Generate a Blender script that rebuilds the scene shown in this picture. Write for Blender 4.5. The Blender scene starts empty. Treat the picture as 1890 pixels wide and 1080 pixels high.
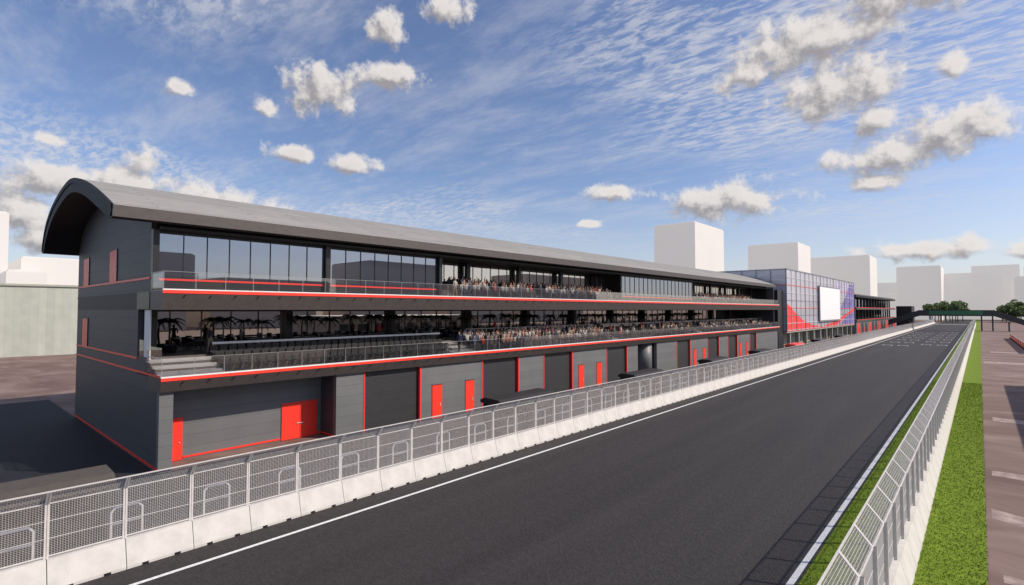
import bpy, bmesh, math, random
from mathutils import Vector, Matrix
random.seed(7)
scene = bpy.context.scene
COL = scene.collection

# ------------------------------------------------------------------ materials
def newmat(name):
    m = bpy.data.materials.new(name); m.use_nodes = True
    nt = m.node_tree
    b = nt.nodes["Principled BSDF"]
    return m, nt, b

def N(nt, typ, **kw):
    n = nt.nodes.new(typ)
    for k, v in kw.items():
        setattr(n, k, v)
    return n

def mat(name, col, rough=0.6, metal=0.0, var=0.12, scale=3.0, bump=0.0, bscale=40.0, spec=0.5):
    m, nt, b = newmat(name)
    L = nt.links.new
    b.inputs['Roughness'].default_value = rough
    b.inputs['Metallic'].default_value = metal
    b.inputs['Specular IOR Level'].default_value = spec
    tc = N(nt, 'ShaderNodeTexCoord')
    n = N(nt, 'ShaderNodeTexNoise'); n.inputs['Scale'].default_value = scale; n.inputs['Detail'].default_value = 3
    L(tc.outputs['Object'], n.inputs['Vector'])
    r = N(nt, 'ShaderNodeValToRGB')
    r.color_ramp.elements[0].position = 0.3; r.color_ramp.elements[1].position = 0.7
    c = Vector(col)
    r.color_ramp.elements[0].color = (*(c*(1-var)), 1)
    r.color_ramp.elements[1].color = (*(c*(1+var)), 1)
    L(n.outputs['Fac'], r.inputs['Fac']); L(r.outputs['Color'], b.inputs['Base Color'])
    if bump > 0:
        n2 = N(nt, 'ShaderNodeTexNoise'); n2.inputs['Scale'].default_value = bscale; n2.inputs['Detail'].default_value = 3
        L(tc.outputs['Object'], n2.inputs['Vector'])
        bp = N(nt, 'ShaderNodeBump'); bp.inputs['Strength'].default_value = bump; bp.inputs['Distance'].default_value = 0.02
        L(n2.outputs['Fac'], bp.inputs['Height']); L(bp.outputs['Normal'], b.inputs['Normal'])
    return m

def panelmat(name, col, pw, ph, mort=0.012, rough=0.45, line=0.35, offs=0.0, uv=False, metal=0.0, var=0.06, spec=0.5):
    m, nt, b = newmat(name); L = nt.links.new
    b.inputs['Roughness'].default_value = rough; b.inputs['Metallic'].default_value = metal
    b.inputs['Specular IOR Level'].default_value = spec
    tc = N(nt, 'ShaderNodeTexCoord')
    if uv:
        vec = tc.outputs['UV']
    else:
        s = N(nt, 'ShaderNodeSeparateXYZ'); L(tc.outputs['Object'], s.inputs[0])
        a = N(nt, 'ShaderNodeMath', operation='ADD'); L(s.outputs[0], a.inputs[0]); L(s.outputs[1], a.inputs[1])
        c = N(nt, 'ShaderNodeCombineXYZ'); L(a.outputs[0], c.inputs[0]); L(s.outputs[2], c.inputs[1])
        vec = c.outputs[0]
    br = N(nt, 'ShaderNodeTexBrick'); br.offset = offs
    br.inputs['Scale'].default_value = 1.0
    br.inputs['Brick Width'].default_value = pw; br.inputs['Row Height'].default_value = ph
    br.inputs['Mortar Size'].default_value = mort; br.inputs['Mortar Smooth'].default_value = 0.3
    c0 = Vector(col)
    br.inputs['Color1'].default_value = (*(c0*(1-var)), 1); br.inputs['Color2'].default_value = (*(c0*(1+var)), 1)
    br.inputs['Mortar'].default_value = (*(c0*line), 1)
    L(vec, br.inputs['Vector'])
    n = N(nt, 'ShaderNodeTexNoise'); n.inputs['Scale'].default_value = 0.6; n.inputs['Detail'].default_value = 5
    L(tc.outputs['Object'], n.inputs['Vector'])
    mr = N(nt, 'ShaderNodeMapRange'); mr.inputs[3].default_value = 0.84; mr.inputs[4].default_value = 1.16
    L(n.outputs['Fac'], mr.inputs[0])
    mx = N(nt, 'ShaderNodeVectorMath', operation='SCALE'); L(br.outputs['Color'], mx.inputs[0]); L(mr.outputs[0], mx.inputs['Scale'])
    L(mx.outputs[0], b.inputs['Base Color'])
    bp = N(nt, 'ShaderNodeBump'); bp.inputs['Strength'].default_value = 0.4; bp.inputs['Distance'].default_value = 0.02; bp.invert = True
    L(br.outputs['Fac'], bp.inputs['Height']); L(bp.outputs['Normal'], b.inputs['Normal'])
    return m

def glassmat(name, refl=0.5, tint=(0.75, 0.78, 0.82), trans=0.5, body=(0.01, 0.012, 0.015), rough=0.01, tcol=(0.75, 0.78, 0.8), graz=0.45):
    """reflective glazing: glossy + (transparent / dark body)"""
    m, nt, b = newmat(name); L = nt.links.new
    out = [n for n in nt.nodes if n.type == 'OUTPUT_MATERIAL'][0]
    b.inputs['Base Color'].default_value = (*body, 1); b.inputs['Roughness'].default_value = 0.3
    g = N(nt, 'ShaderNodeBsdfGlossy'); g.inputs['Color'].default_value = (*tint, 1); g.inputs['Roughness'].default_value = rough
    t = N(nt, 'ShaderNodeBsdfTransparent'); t.inputs['Color'].default_value = (*tcol, 1)
    m1 = N(nt, 'ShaderNodeMixShader'); m1.inputs[0].default_value = trans
    L(b.outputs[0], m1.inputs[1]); L(t.outputs[0], m1.inputs[2])
    lw = N(nt, 'ShaderNodeLayerWeight'); lw.inputs['Blend'].default_value = 0.35
    mr = N(nt, 'ShaderNodeMapRange'); mr.inputs[3].default_value = refl; mr.inputs[4].default_value = min(1.0, refl+graz)
    L(lw.outputs['Fresnel'], mr.inputs[0])
    m2 = N(nt, 'ShaderNodeMixShader'); L(mr.outputs[0], m2.inputs[0])
    L(m1.outputs[0], m2.inputs[1]); L(g.outputs[0], m2.inputs[2]); L(m2.outputs[0], out.inputs[0])
    return m

M = {}
M['panel'] = panelmat('grey_cladding', (0.150, 0.150, 0.152), 40.0, 0.72, 0.010, 0.5, 0.4)
M['dark_panel'] = panelmat('charcoal_cladding', (0.054, 0.057, 0.064), 9.0, 0.85, 0.014, 0.55, 0.3, offs=0.5)
M['shutter'] = panelmat('roller_shutter', (0.034, 0.034, 0.035), 60.0, 0.16, 0.012, 0.45, 0.55)
M['roof'] = panelmat('standing_seam_roof', (0.30, 0.29, 0.275), 9.0, 0.55, 0.022, 0.8, 0.5, offs=0.37, uv=True, var=0.09, spec=0.2)
M['roof_edge'] = mat('roof_edge_metal', (0.012, 0.014, 0.020), 0.65, spec=0.3)
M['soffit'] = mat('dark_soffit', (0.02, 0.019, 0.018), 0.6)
M['fascia'] = mat('fascia_bronze', (0.075, 0.062, 0.057), 0.5)
M['black'] = mat('black_metal', (0.012, 0.012, 0.013), 0.4)
M['canopy'] = mat('canopy_fabric', (0.080, 0.068, 0.058), 0.8)
M['red'] = mat('red_paint', (0.92, 0.045, 0.025), 0.4, var=0.04)
M['redlit'] = mat('bright_red_trim', (0.95, 0.055, 0.03), 0.35, var=0.03)
M['white'] = mat('white_trim', (0.80, 0.79, 0.77), 0.5, var=0.04)
M['steel'] = mat('galvanised_steel', (0.62, 0.59, 0.57), 0.55, 0.0, 0.08, 6)
M['railsteel'] = mat('rail_steel', (0.40, 0.39, 0.38), 0.35, 0.5, 0.08, 6)
M['concrete'] = mat('white_concrete', (0.60, 0.575, 0.54), 0.8, 0, 0.12, 1.7, 0.25, 25)
M['step'] = mat('terrace_concrete', (0.42, 0.40, 0.38), 0.8, 0, 0.1, 1.2)
M['tread'] = mat('terrace_carpet', (0.075, 0.062, 0.055), 0.85, 0, 0.15, 1.2)
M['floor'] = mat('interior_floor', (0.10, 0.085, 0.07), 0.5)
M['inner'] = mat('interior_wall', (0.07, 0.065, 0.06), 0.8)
M['glass2'] = glassmat('tinted_facade_glass', 0.42, (0.56, 0.61, 0.70), 0.12)
M['glass1'] = glassmat('clear_facade_glass', 0.46, (0.85, 0.80, 0.75), 0.75, graz=0.3)
M['rail_glass'] = glassmat('balustrade_glass', 0.07, (0.9, 0.9, 0.9), 0.96, tcol=(0.93,0.94,0.95), graz=0.3)
M['seat'] = mat('seat_plastic', (0.016, 0.014, 0.014), 0.6)
M['plant'] = mat('palm_leaf', (0.022, 0.045, 0.018), 0.6, var=0.3)
M['trunk'] = mat('palm_trunk', (0.08, 0.06, 0.04), 0.9, var=0.3, scale=12)
M['paint'] = mat('road_paint_white', (0.76, 0.76, 0.76), 0.6, var=0.16, scale=9)
M['screen'] = mat('screen_white', (0.93, 0.93, 0.93), 0.4, var=0.01)

# ------------------------------------------------------------------ mesh builder
class MB:
    def __init__(s): s.v = []; s.f = []; s.m = []; s.mats = []; s.uv = {}
    def mi(s, m):
        if m not in s.mats: s.mats.append(m)
        return s.mats.index(m)
    def poly(s, pts, m):
        i = len(s.v); s.v += [tuple(p) for p in pts]; s.f.append(tuple(range(i, i+len(pts)))); s.m.append(s.mi(m))
    def box(s, x0, x1, y0, y1, z0, z1, m, caps=True):
        if x0 > x1: x0, x1 = x1, x0
        if y0 > y1: y0, y1 = y1, y0
        i = len(s.v)
        s.v += [(x0,y0,z0),(x1,y0,z0),(x1,y1,z0),(x0,y1,z0),(x0,y0,z1),(x1,y0,z1),(x1,y1,z1),(x0,y1,z1)]
        fs = [(0,3,2,1),(4,5,6,7),(0,1,5,4),(1,2,6,5),(2,3,7,6),(3,0,4,7)]
        for f in fs:
            s.f.append(tuple(i+k for k in f)); s.m.append(s.mi(m))
    def bar(s, a, b, w, m, caps=False):
        a = Vector(a); b = Vector(b); d = (b-a).normalized()
        up = Vector((0,0,1)) if abs(d.z) < 0.9 else Vector((0,1,0))
        p = d.cross(up).normalized()*w/2; q = d.cross(p).normalized()*w/2
        i = len(s.v)
        for c in (a, b):
            for sp, sq in ((1,1),(-1,1),(-1,-1),(1,-1)):
                s.v.append(tuple(c + p*sp + q*sq))
        mm = s.mi(m)
        for k in range(4):
            s.f.append((i+k, i+(k+1)%4, i+4+(k+1)%4, i+4+k)); s.m.append(mm)
        if caps:
            s.f.append((i+3,i+2,i+1,i)); s.m.append(mm); s.f.append((i+4,i+5,i+6,i+7)); s.m.append(mm)
    def prism(s, prof, y0, y1, m, mend=None):
        """prof = list of (x,z), extruded along y"""
        n = len(prof)
        for k in range(n):
            a = prof[k]; b = prof[(k+1) % n]
            s.poly([(a[0],y0,a[1]),(b[0],y0,b[1]),(b[0],y1,b[1]),(a[0],y1,a[1])], m)
        s.poly([(p[0],y0,p[1]) for p in prof], mend or m)
        s.poly([(p[0],y1,p[1]) for p in reversed(prof)], mend or m)
    def mesh(s, name):
        me = bpy.data.meshes.new(name); me.from_pydata(s.v, [], s.f)
        for m in s.mats: me.materials.append(m)
        me.polygons.foreach_set('material_index', s.m)
        bm = bmesh.new(); bm.from_mesh(me); bmesh.ops.recalc_face_normals(bm, faces=bm.faces); bm.to_mesh(me); bm.free()
        me.update(); return me
    def obj(s, name, parent=None, loc=(0,0,0)):
        return addobj(name, s.mesh(name), parent, loc)

def addobj(name, data, parent=None, loc=(0,0,0), rotz=0.0, scale=1.0):
    o = bpy.data.objects.new(name, data); COL.objects.link(o)
    o.location = loc; o.rotation_euler = (0,0,rotz); o.scale = (scale,)*3
    if parent: o.parent = parent
    return o
def empty(name): 
    o = bpy.data.objects.new(name, None); COL.objects.link(o); o.empty_display_size = 0.5; return o

# ------------------------------------------------------------------ camera
cd = bpy.data.cameras.new('camera'); cam = bpy.data.objects.new('camera', cd); COL.objects.link(cam)
cam.location = (0, 0, 9.0)
cam.rotation_euler = (math.radians(91.886), 0, math.radians(41.6))
cd.sensor_width = 36; cd.lens = 18.51; cd.clip_start = 0.1; cd.clip_end = 9000
scene.camera = cam

# ------------------------------------------------------------------ sun + sky
EL = 37.0; AZ = 53.0
sd = Vector((math.sin(math.radians(AZ))*math.cos(math.radians(EL)), math.cos(math.radians(AZ))*math.cos(math.radians(EL)), math.sin(math.radians(EL))))
sl = bpy.data.lights.new('sun', 'SUN'); sl.energy = 4.4; sl.angle = math.radians(0.5); sl.color = (1.0, 0.90, 0.78)
so = bpy.data.objects.new('sun', sl); COL.objects.link(so); so.rotation_euler = sd.to_track_quat('Z', 'Y').to_euler(); so.location = (50, 50, 80)

world = bpy.data.worlds.new('World'); scene.world = world; world.use_nodes = True
try: world.cycles.sampling_method = 'NONE'
except Exception as ex: print(ex)
nt = world.node_tree; nt.nodes.clear(); L = nt.links.new
out = N(nt, 'ShaderNodeOutputWorld'); bg = N(nt, 'ShaderNodeBackground'); bg.inputs['Strength'].default_value = 0.12
L(bg.outputs[0], out.inputs[0])
sky = N(nt, 'ShaderNodeTexSky'); sky.sky_type = 'NISHITA'; sky.sun_disc = False
sky.sun_elevation = math.radians(EL); sky.sun_rotation = math.radians(AZ)
sky.air_density = 1.0; sky.dust_density = 0.8; sky.ozone_density = 2.0
tc = N(nt, 'ShaderNodeTexCoord')
nrm = N(nt, 'ShaderNodeVectorMath', operation='NORMALIZE'); L(tc.outputs['Generated'], nrm.inputs[0])
sep = N(nt, 'ShaderNodeSeparateXYZ'); L(nrm.outputs[0], sep.inputs[0])
def math_(op, a, b=None, c=None, clamp=False):
    n = N(nt, 'ShaderNodeMath', operation=op); n.use_clamp = clamp
    for i, v in enumerate((a, b, c)):
        if v is None: continue
        if isinstance(v, (int, float)): n.inputs[i].default_value = v
        else: L(v, n.inputs[i])
    return n.outputs[0]
def mrange(v, a, b, c=0.0, d=1.0, smooth=True):
    n = N(nt, 'ShaderNodeMapRange'); n.interpolation_type = 'SMOOTHSTEP' if smooth else 'LINEAR'
    L(v, n.inputs[0])
    for i, x in zip((1,2,3,4), (a,b,c,d)): n.inputs[i].default_value = x
    return n.outputs[0]
def mixc(f, a, b):
    n = N(nt, 'ShaderNodeMix'); n.data_type = 'RGBA'
    if isinstance(f, float): n.inputs[0].default_value = f
    else: L(f, n.inputs[0])
    for sck, v in ((n.inputs[6], a), (n.inputs[7], b)):
        if isinstance(v, tuple): sck.default_value = (*v, 1)
        else: L(v, sck)
    return n.outputs[2]
az = math_('MULTIPLY', math_('ARCTAN2', sep.outputs[0], sep.outputs[1]), 57.2958)
el = math_('MULTIPLY', math_('ARCSINE', sep.outputs[2]), 57.2958)
P = N(nt, 'ShaderNodeCombineXYZ'); L(az, P.inputs[0]); L(el, P.inputs[1])
# cumulus clouds: (azimuth from track direction, elevation, width, height) in degrees
CL = [(-55.5,27.8,5.2,4.4),(-48.9,30.0,6.4,3.2),(-62.0,21.7,10.5,5.6),(-55.0,23.6,7.0,3.4),(-66.8,19.4,2.6,2.4),
      (-74.2,19.9,3.2,1.9),(-76.8,13.1,3.6,3.4),(-83.0,13.8,4.0,1.3),(-83.3,10.4,9.5,3.6),(-77.5,11.0,10.5,3.2),
      (-85.2,7.6,8.0,4.4),(-71.5,10.6,10.5,4.0),(-66.0,9.2,8.5,2.8),(-64.5,15.4,6.5,2.2),(-58.8,14.8,8.0,2.2),(-30.8,12.6,7.6,2.2),
      (-19.4,10.9,15.0,4.4),(-12.0,24.2,15.0,5.6),(-9.4,20.2,13.0,7.6),(-4.0,26.6,17.0,6.6),(-17.0,22.4,8.0,3.8),
      (-6.8,16.6,4.6,3.0),(-6.2,13.4,11.0,4.0),(-1.6,15.0,10.5,5.0),(-6.5,11.3,5.6,2.0),(-2.8,5.2,13,2.3),
      (-1.2,19.6,2.8,2.8),(-33.1,9.2,3.2,1.1),(2.6,4.7,4.4,1.6),(-82.6,5.8,7.4,2.6),
      (30,18,14,6),(60,14,16,6),(95,14,16,6)]
grp = bpy.data.node_groups.new('cumulus_field', 'ShaderNodeTree')
grp.interface.new_socket('Vector', in_out='INPUT', socket_type='NodeSocketVector')
grp.interface.new_socket('Value', in_out='OUTPUT', socket_type='NodeSocketFloat')
gi = grp.nodes.new('NodeGroupInput'); go = grp.nodes.new('NodeGroupOutput')
prev = None
for (a, e, w, h) in CL:
    n = grp.nodes.new('ShaderNodeVectorMath'); n.operation = 'MULTIPLY_ADD'
    sx, sy = 2.0/w, 2.0/h
    n.inputs[1].default_value = (sx, sy, 0); n.inputs[2].default_value = (-a*sx, -e*sy, 0)
    grp.links.new(gi.outputs[0], n.inputs[0])
    ln = grp.nodes.new('ShaderNodeVectorMath'); ln.operation = 'LENGTH'; grp.links.new(n.outputs[0], ln.inputs[0])
    if prev is None: prev = ln.outputs[1]
    else:
        mn = grp.nodes.new('ShaderNodeMath'); mn.operation = 'SMOOTH_MIN'; mn.inputs[2].default_value = 0.3
        grp.links.new(prev, mn.inputs[0]); grp.links.new(ln.outputs[1], mn.inputs[1]); prev = mn.outputs[0]
grp.links.new(prev, go.inputs[0])
def height(off):
    pv = N(nt, 'ShaderNodeVectorMath', operation='ADD'); L(P.outputs[0], pv.inputs[0]); pv.inputs[1].default_value = (off[0], off[1], 0)
    g = N(nt, 'ShaderNodeGroup'); g.node_tree = grp; L(pv.outputs[0], g.inputs[0])
    n1 = N(nt, 'ShaderNodeTexNoise'); n1.noise_dimensions = '2D'; n1.inputs['Scale'].default_value = 0.40; n1.inputs['Detail'].default_value = 6; n1.inputs['Roughness'].default_value = 0.62
    L(pv.outputs[0], n1.inputs['Vector'])
    nn = math_('MULTIPLY', math_('SUBTRACT', n1.outputs['Fac'], 0.5), 1.9)
    return math_('ADD', math_('SUBTRACT', 1.0, g.outputs[0]), nn)
hA = height((0, 0)); hB = height((0.6, 0.9))
cm = mrange(hA, 0.0, 0.60)
lit = mrange(math_('SUBTRACT', hA, hB), -0.45, 0.50)
thick = mrange(hA, 0.3, 1.2)
lit2 = math_('SUBTRACT', lit, math_('MULTIPLY', thick, 0.14), clamp=True)
ccol = mixc(lit2, (2.9, 2.75, 2.85), (7.0, 6.6, 6.3))
# high ripple / veil layer
zz = math_('ADD', math_('MAXIMUM', sep.outputs[2], 0.0), 0.06)
px = math_('DIVIDE', sep.outputs[0], zz); py = math_('DIVIDE', sep.outputs[1], zz)
PP = N(nt, 'ShaderNodeCombineXYZ'); L(px, PP.inputs[0]); L(py, PP.inputs[1])
def pnoise(scale, rot, sc, det=4, rough=0.55, dist=0.0, loc=(0,0,0)):
    mp = N(nt, 'ShaderNodeMapping'); mp.inputs['Rotation'].default_value = (0,0,math.radians(rot)); mp.inputs['Scale'].default_value = (*scale, 1); mp.inputs['Location'].default_value = loc
    L(PP.outputs[0], mp.inputs['Vector'])
    n = N(nt, 'ShaderNodeTexNoise'); n.noise_dimensions = '2D'; n.inputs['Scale'].default_value = sc; n.inputs['Detail'].default_value = det; n.inputs['Roughness'].default_value = rough; n.inputs['Distortion'].default_value = dist
    L(mp.outputs[0], n.inputs['Vector']); return n.outputs['Fac']
rip = mrange(pnoise((1, 2.4), 25, 10.0, 4, 0.65, 0.25), 0.36, 0.66)
patch = mrange(pnoise((1, 1), 0, 0.5, 3, 0.5, 0.2, (3.1, 1.7, 0)), 0.34, 0.60)
veil = mrange(pnoise((1, 2.4), 60, 1.3, 7, 0.68, 0.15), 0.38, 0.80)
lay = math_('ADD', math_('MULTIPLY', math_('MULTIPLY', rip, patch), 0.56), math_('MULTIPLY', veil, 0.36), clamp=True)
lay = math_('MULTIPLY', lay, mrange(el, 3.0, 12.0))
tint = N(nt, 'ShaderNodeMix'); tint.data_type = 'RGBA'; tint.blend_type = 'MULTIPLY'; tint.inputs[0].default_value = 1.0
L(sky.outputs[0], tint.inputs[6]); tint.inputs[7].default_value = (1.0, 0.98, 1.12, 1)
c1 = mixc(lay, tint.outputs[2], (5.6, 5.6, 6.0))
hz = math_('MULTIPLY', mrange(el, -2.0, 14.0, 1.0, 0.0), 0.5)
c2 = mixc(hz, c1, (5.7, 5.8, 6.2))
c3 = mixc(math_('MULTIPLY', cm, 0.95), c2, ccol)
L(c3, bg.inputs['Color'])

# ------------------------------------------------------------------ ground
def sheet(name, x0, x1, y0, y1, z, m, parent=None):
    b = MB(); b.poly([(x0,y0,z),(x1,y0,z),(x1,y1,z),(x0,y1,z)], m); return b.obj(name, parent)
# paved ground
m, gnt, b = newmat('worn_pink_paving'); 
def gl(a, b_): gnt.links.new(a, b_)
t = N(gnt, 'ShaderNodeTexCoord')
n1 = N(gnt, 'ShaderNodeTexNoise'); n1.inputs['Scale'].default_value = 0.14; n1.inputs['Detail'].default_value = 8; n1.inputs['Roughness'].default_value = 0.6; n1.inputs['Distortion'].default_value = 0.6
mp = N(gnt, 'ShaderNodeMapping'); mp.inputs['Rotation'].default_value = (0,0,0.35); mp.inputs['Scale'].default_value = (1.0, 1.8, 1)
gl(t.outputs['Object'], mp.inputs[0]); gl(mp.outputs[0], n1.inputs['Vector'])
r = N(gnt, 'ShaderNodeValToRGB'); e = r.color_ramp.elements
e[0].position = 0.28; e[0].color = (0.12, 0.072, 0.058, 1); e[1].position = 0.78; e[1].color = (0.33, 0.245, 0.215, 1)
x = r.color_ramp.elements.new(0.5); x.color = (0.20, 0.128, 0.105, 1)
gl(n1.outputs['Fac'], r.inputs[0])
br = N(gnt, 'ShaderNodeTexBrick'); br.inputs['Scale'].default_value = 1; br.inputs['Brick Width'].default_value = 6; br.inputs['Row Height'].default_value = 4.5; br.inputs['Mortar Size'].default_value = 0.07
br.inputs['Color1'].default_value = (1,1,1,1); br.inputs['Color2'].default_value = (0.86,0.84,0.84,1); br.inputs['Mortar'].default_value = (0.7,0.66,0.62,1); br.inputs['Mortar Smooth'].default_value = 0.6
gl(t.outputs['Object'], br.inputs['Vector'])
mm = N(gnt, 'ShaderNodeMix'); mm.data_type = 'RGBA'; mm.blend_type = 'MULTIPLY'; mm.inputs[0].default_value = 0.45
gl(r.outputs[0], mm.inputs[6]); gl(br.outputs['Color'], mm.inputs[7]); gl(mm.outputs[2], b.inputs['Base Color']); b.inputs['Roughness'].default_value = 0.85
M['paving'] = m
sheet('ground', -3500, 3500, -1500, 6000, 0.0, M['paving'])

# asphalt
def asphalt(name, c0, c1, rough):
    m, g, b = newmat(name); l = g.links.new
    t = N(g, 'ShaderNodeTexCoord')
    a1 = N(g, 'ShaderNodeTexNoise'); a1.inputs['Scale'].default_value = 3.5; a1.inputs['Detail'].default_value = 7; a1.inputs['Roughness'].default_value = 0.8
    l(t.outputs['Object'], a1.inputs['Vector'])
    a2 = N(g, 'ShaderNodeTexNoise'); a2.inputs['Scale'].default_value = 0.5; a2.inputs['Detail'].default_value = 4
    mp = N(g, 'ShaderNodeMapping'); mp.inputs['Scale'].default_value = (1, 0.06, 1); l(t.outputs['Object'], mp.inputs[0]); l(mp.outputs[0], a2.inputs['Vector'])
    ad = N(g, 'ShaderNodeMath', operation='MULTIPLY_ADD'); l(a2.outputs['Fac'], ad.inputs[0]); ad.inputs[1].default_value = 0.45
    l(a1.outputs['Fac'], ad.inputs[2])
    r = N(g, 'ShaderNodeValToRGB'); r.color_ramp.elements[0].position = 0.5; r.color_ramp.elements[1].position = 0.95
    r.color_ramp.elements[0].color = (*c0, 1); r.color_ramp.elements[1].color = (*c1, 1)
    l(ad.outputs[0], r.inputs[0]); l(r.outputs[0], b.inputs['Base Color'])
    b.inputs['Roughness'].default_value = rough; b.inputs['Specular IOR Level'].default_value = 0.3
    n = N(g, 'ShaderNodeTexNoise'); n.inputs['Scale'].default_value = 8; n.inputs['Detail'].default_value = 5; n.inputs['Roughness'].default_value = 0.7; l(t.outputs['Object'], n.inputs['Vector'])
    bp = N(g, 'ShaderNodeBump'); bp.inputs['Strength'].default_value = 1.0; bp.inputs['Distance'].default_value = 0.06
    l(n.outputs['Fac'], bp.inputs['Height']); l(bp.outputs['Normal'], b.inputs['Normal'])
    return m
M['track'] = asphalt('track_asphalt', (0.021, 0.019, 0.019), (0.056, 0.049, 0.049), 0.68)
M['pit'] = asphalt('pit_lane_asphalt', (0.014, 0.015, 0.021), (0.025, 0.026, 0.034), 0.75)
sheet('race_track', -22.4, -4.65, -60, 760, 0.008, M['track'])
sheet('pit_lane', -70, -22.41, -60, 8.9, 0.004, M['pit'])
sheet('pit_lane_road', -34.0, -22.41, 8.9, 400, 0.006, M['pit'])
mk = MB()
mk.poly([(-21.0,-60,0.013),(-20.82,-60,0.013),(-20.82,740,0.013),(-21.0,740,0.013)], M['paint'])
mk.poly([(-4.95,-60,0.013),(-4.75,-60,0.013),(-4.75,740,0.013),(-4.95,740,0.013)], M['paint'])
for i in range(14):
    y = 165 + i*8; xx = -17.5 if i % 2 == 0 else -10.2
    for dx in (0, 3.2) :
        xa = xx+dx-1.3
        mk.poly([(xa,y,0.013),(xa+2.0,y,0.013),(xa+2.0,y+0.5,0.013),(xa,y+0.5,0.013)], M['paint'])
        mk.poly([(xa,y-1.6,0.0135),(xa+0.22,y-1.6,0.0135),(xa+0.22,y-0.01,0.0135),(xa,y-0.01,0.0135)], M['paint'])
        mk.poly([(xa+1.78,y-1.6,0.0135),(xa+2.0,y-1.6,0.0135),(xa+2.0,y-0.01,0.0135),(xa+1.78,y-0.01,0.0135)], M['paint'])
mk.poly([(-20.8,297,0.0132),(-5,297,0.0132),(-5,298.5,0.0132),(-20.8,298.5,0.0132)], M['paint'])
mk.poly([(-20.8,420,0.0132),(-5,420,0.0132),(-5,424,0.0132),(-20.8,424,0.0132)], M['paint'])
mk.obj('track_markings')
# grass
m, g, b = newmat('grass'); l = g.links.new
t = N(g, 'ShaderNodeTexCoord'); n1 = N(g, 'ShaderNodeTexNoise'); n1.inputs['Scale'].default_value = 2.6; n1.inputs['Detail'].default_value = 8; n1.inputs['Roughness'].default_value = 0.8
l(t.outputs['Object'], n1.inputs['Vector'])
r = N(g, 'ShaderNodeValToRGB'); r.color_ramp.elements[0].position = 0.3; r.color_ramp.elements[1].position = 0.7
r.color_ramp.elements[0].color = (0.08, 0.135, 0.012, 1); r.color_ramp.elements[1].color = (0.23, 0.32, 0.035, 1)
l(n1.outputs['Fac'], r.inputs[0]); l(r.outputs[0], b.inputs['Base Color']); b.inputs['Roughness'].default_value = 0.9; b.inputs['Specular IOR Level'].default_value = 0.1
M['grass'] = m
sheet('grass_verge', -4.645, 0.0, -60, 760, 0.014, M['grass'])
gb = MB()
for i in range(42000):
    y = 11 + (random.random()**1.8)*75
    if random.random() < 0.6: xx = random.uniform(-1.8, 0.02)
    else: xx = random.uniform(-4.7, -2.75)
    h = random.uniform(0.03, 0.07); a = random.uniform(0, 6.28); w = 0.012 + y*0.0003
    dx, dy = math.cos(a)*w, math.sin(a)*w
    lx, ly = random.uniform(-.03,.03), random.uniform(-.03,.03)
    gb.poly([(xx-dx,y-dy,0.013),(xx+dx,y+dy,0.013),(xx+lx,y+ly,h)], M['grass'])
me = bpy.data.meshes.new('grass_blades'); me.from_pydata(gb.v, [], gb.f); me.materials.append(M['grass']); addobj('grass_blades', me, bpy.data.objects['grass_verge'])

# faint paint bars on the paving to the right
pb = MB(); M['oldpaint'] = mat('worn_paint', (0.34, 0.25, 0.22), 0.8, var=0.4, scale=2)
for (ya, yb, xa, xb) in ((39,40.2,0.3,9),(31,32.5,0.2,2.0),(31.5,33.2,2.3,9),(24,24.7,0.4,7),(58,60,0.6,9),(120,124,0.4,16),(150,154,1.5,20)):
    pb.poly([(xa,ya,0.005),(xb,ya-0.8,0.005),(xb,yb-0.8,0.005),(xa,yb,0.005)], M['oldpaint'])
pb.obj('paving_markings')

# ------------------------------------------------------------------ barriers + debris fences
SEG = 2.09
def barrier_mesh():
    b = MB()
    prof = [(-0.42,0.0),(0.42,0.0),(0.42,0.10),(0.17,0.97),(-0.17,0.97),(-0.42,0.10)]
    b.prism(prof, 0.012, SEG-0.012, M['concrete'])
    for yy in (0.45, 1.45):
        b.box(0.40, 0.425, yy, yy+0.2, 0.0, 0.085, M['black']); b.box(-0.425, -0.40, yy, yy+0.2, 0.0, 0.085, M['black'])
    for yy in (0.0,):
        b.box(-0.12, 0.12, -0.012, 0.012, 0.05, 0.9, M['black'])
    return b.mesh('barrier_segment')
BM = barrier_mesh()
def fence_mesh(sgn, sv, sh, w, tag):
    b = MB(); s = M['steel']
    P0 = (0, 0.95); P1 = (0, 2.72); P2 = (0.42*sgn, 3.2)
    def pt(tv, y):
        z = tv
        if z <= P1[1]: return (0, y, z)
        f = (z-P1[1])/(P2[1]-P1[1]); return (P2[0]*f, y, z)
    for y in (0.035, SEG-0.035):
        b.bar((0,y,0.6), (0,y,2.72), 0.055, s); b.bar((0,y,2.70), (P2[0],y,3.2), 0.05, s, True)
    b.bar((-0.06*sgn,0,0.6), (-0.06*sgn,0,2.75), 0.08, s)
    for z in (1.04, 1.6, 2.16, 2.72, 3.2):
        p = pt(z, 0); b.bar((p[0],0,z), (p[0],SEG,z), 0.04 if z in (1.04, 2.72, 3.2) else 0.022, s)
    y = sv
    while y < SEG-0.03:
        b.bar((0,y,1.0), (0,y,2.72), w, s); b.bar((0,y,2.72), (P2[0],y,3.2), w, s); y += sv
    z = 1.0+sh
    while z < 3.18:
        p = pt(z, 0); b.bar((p[0],0,z), (p[0],SEG,z), w, s); z += sh
    return b.mesh('fence_panel_'+tag)
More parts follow.
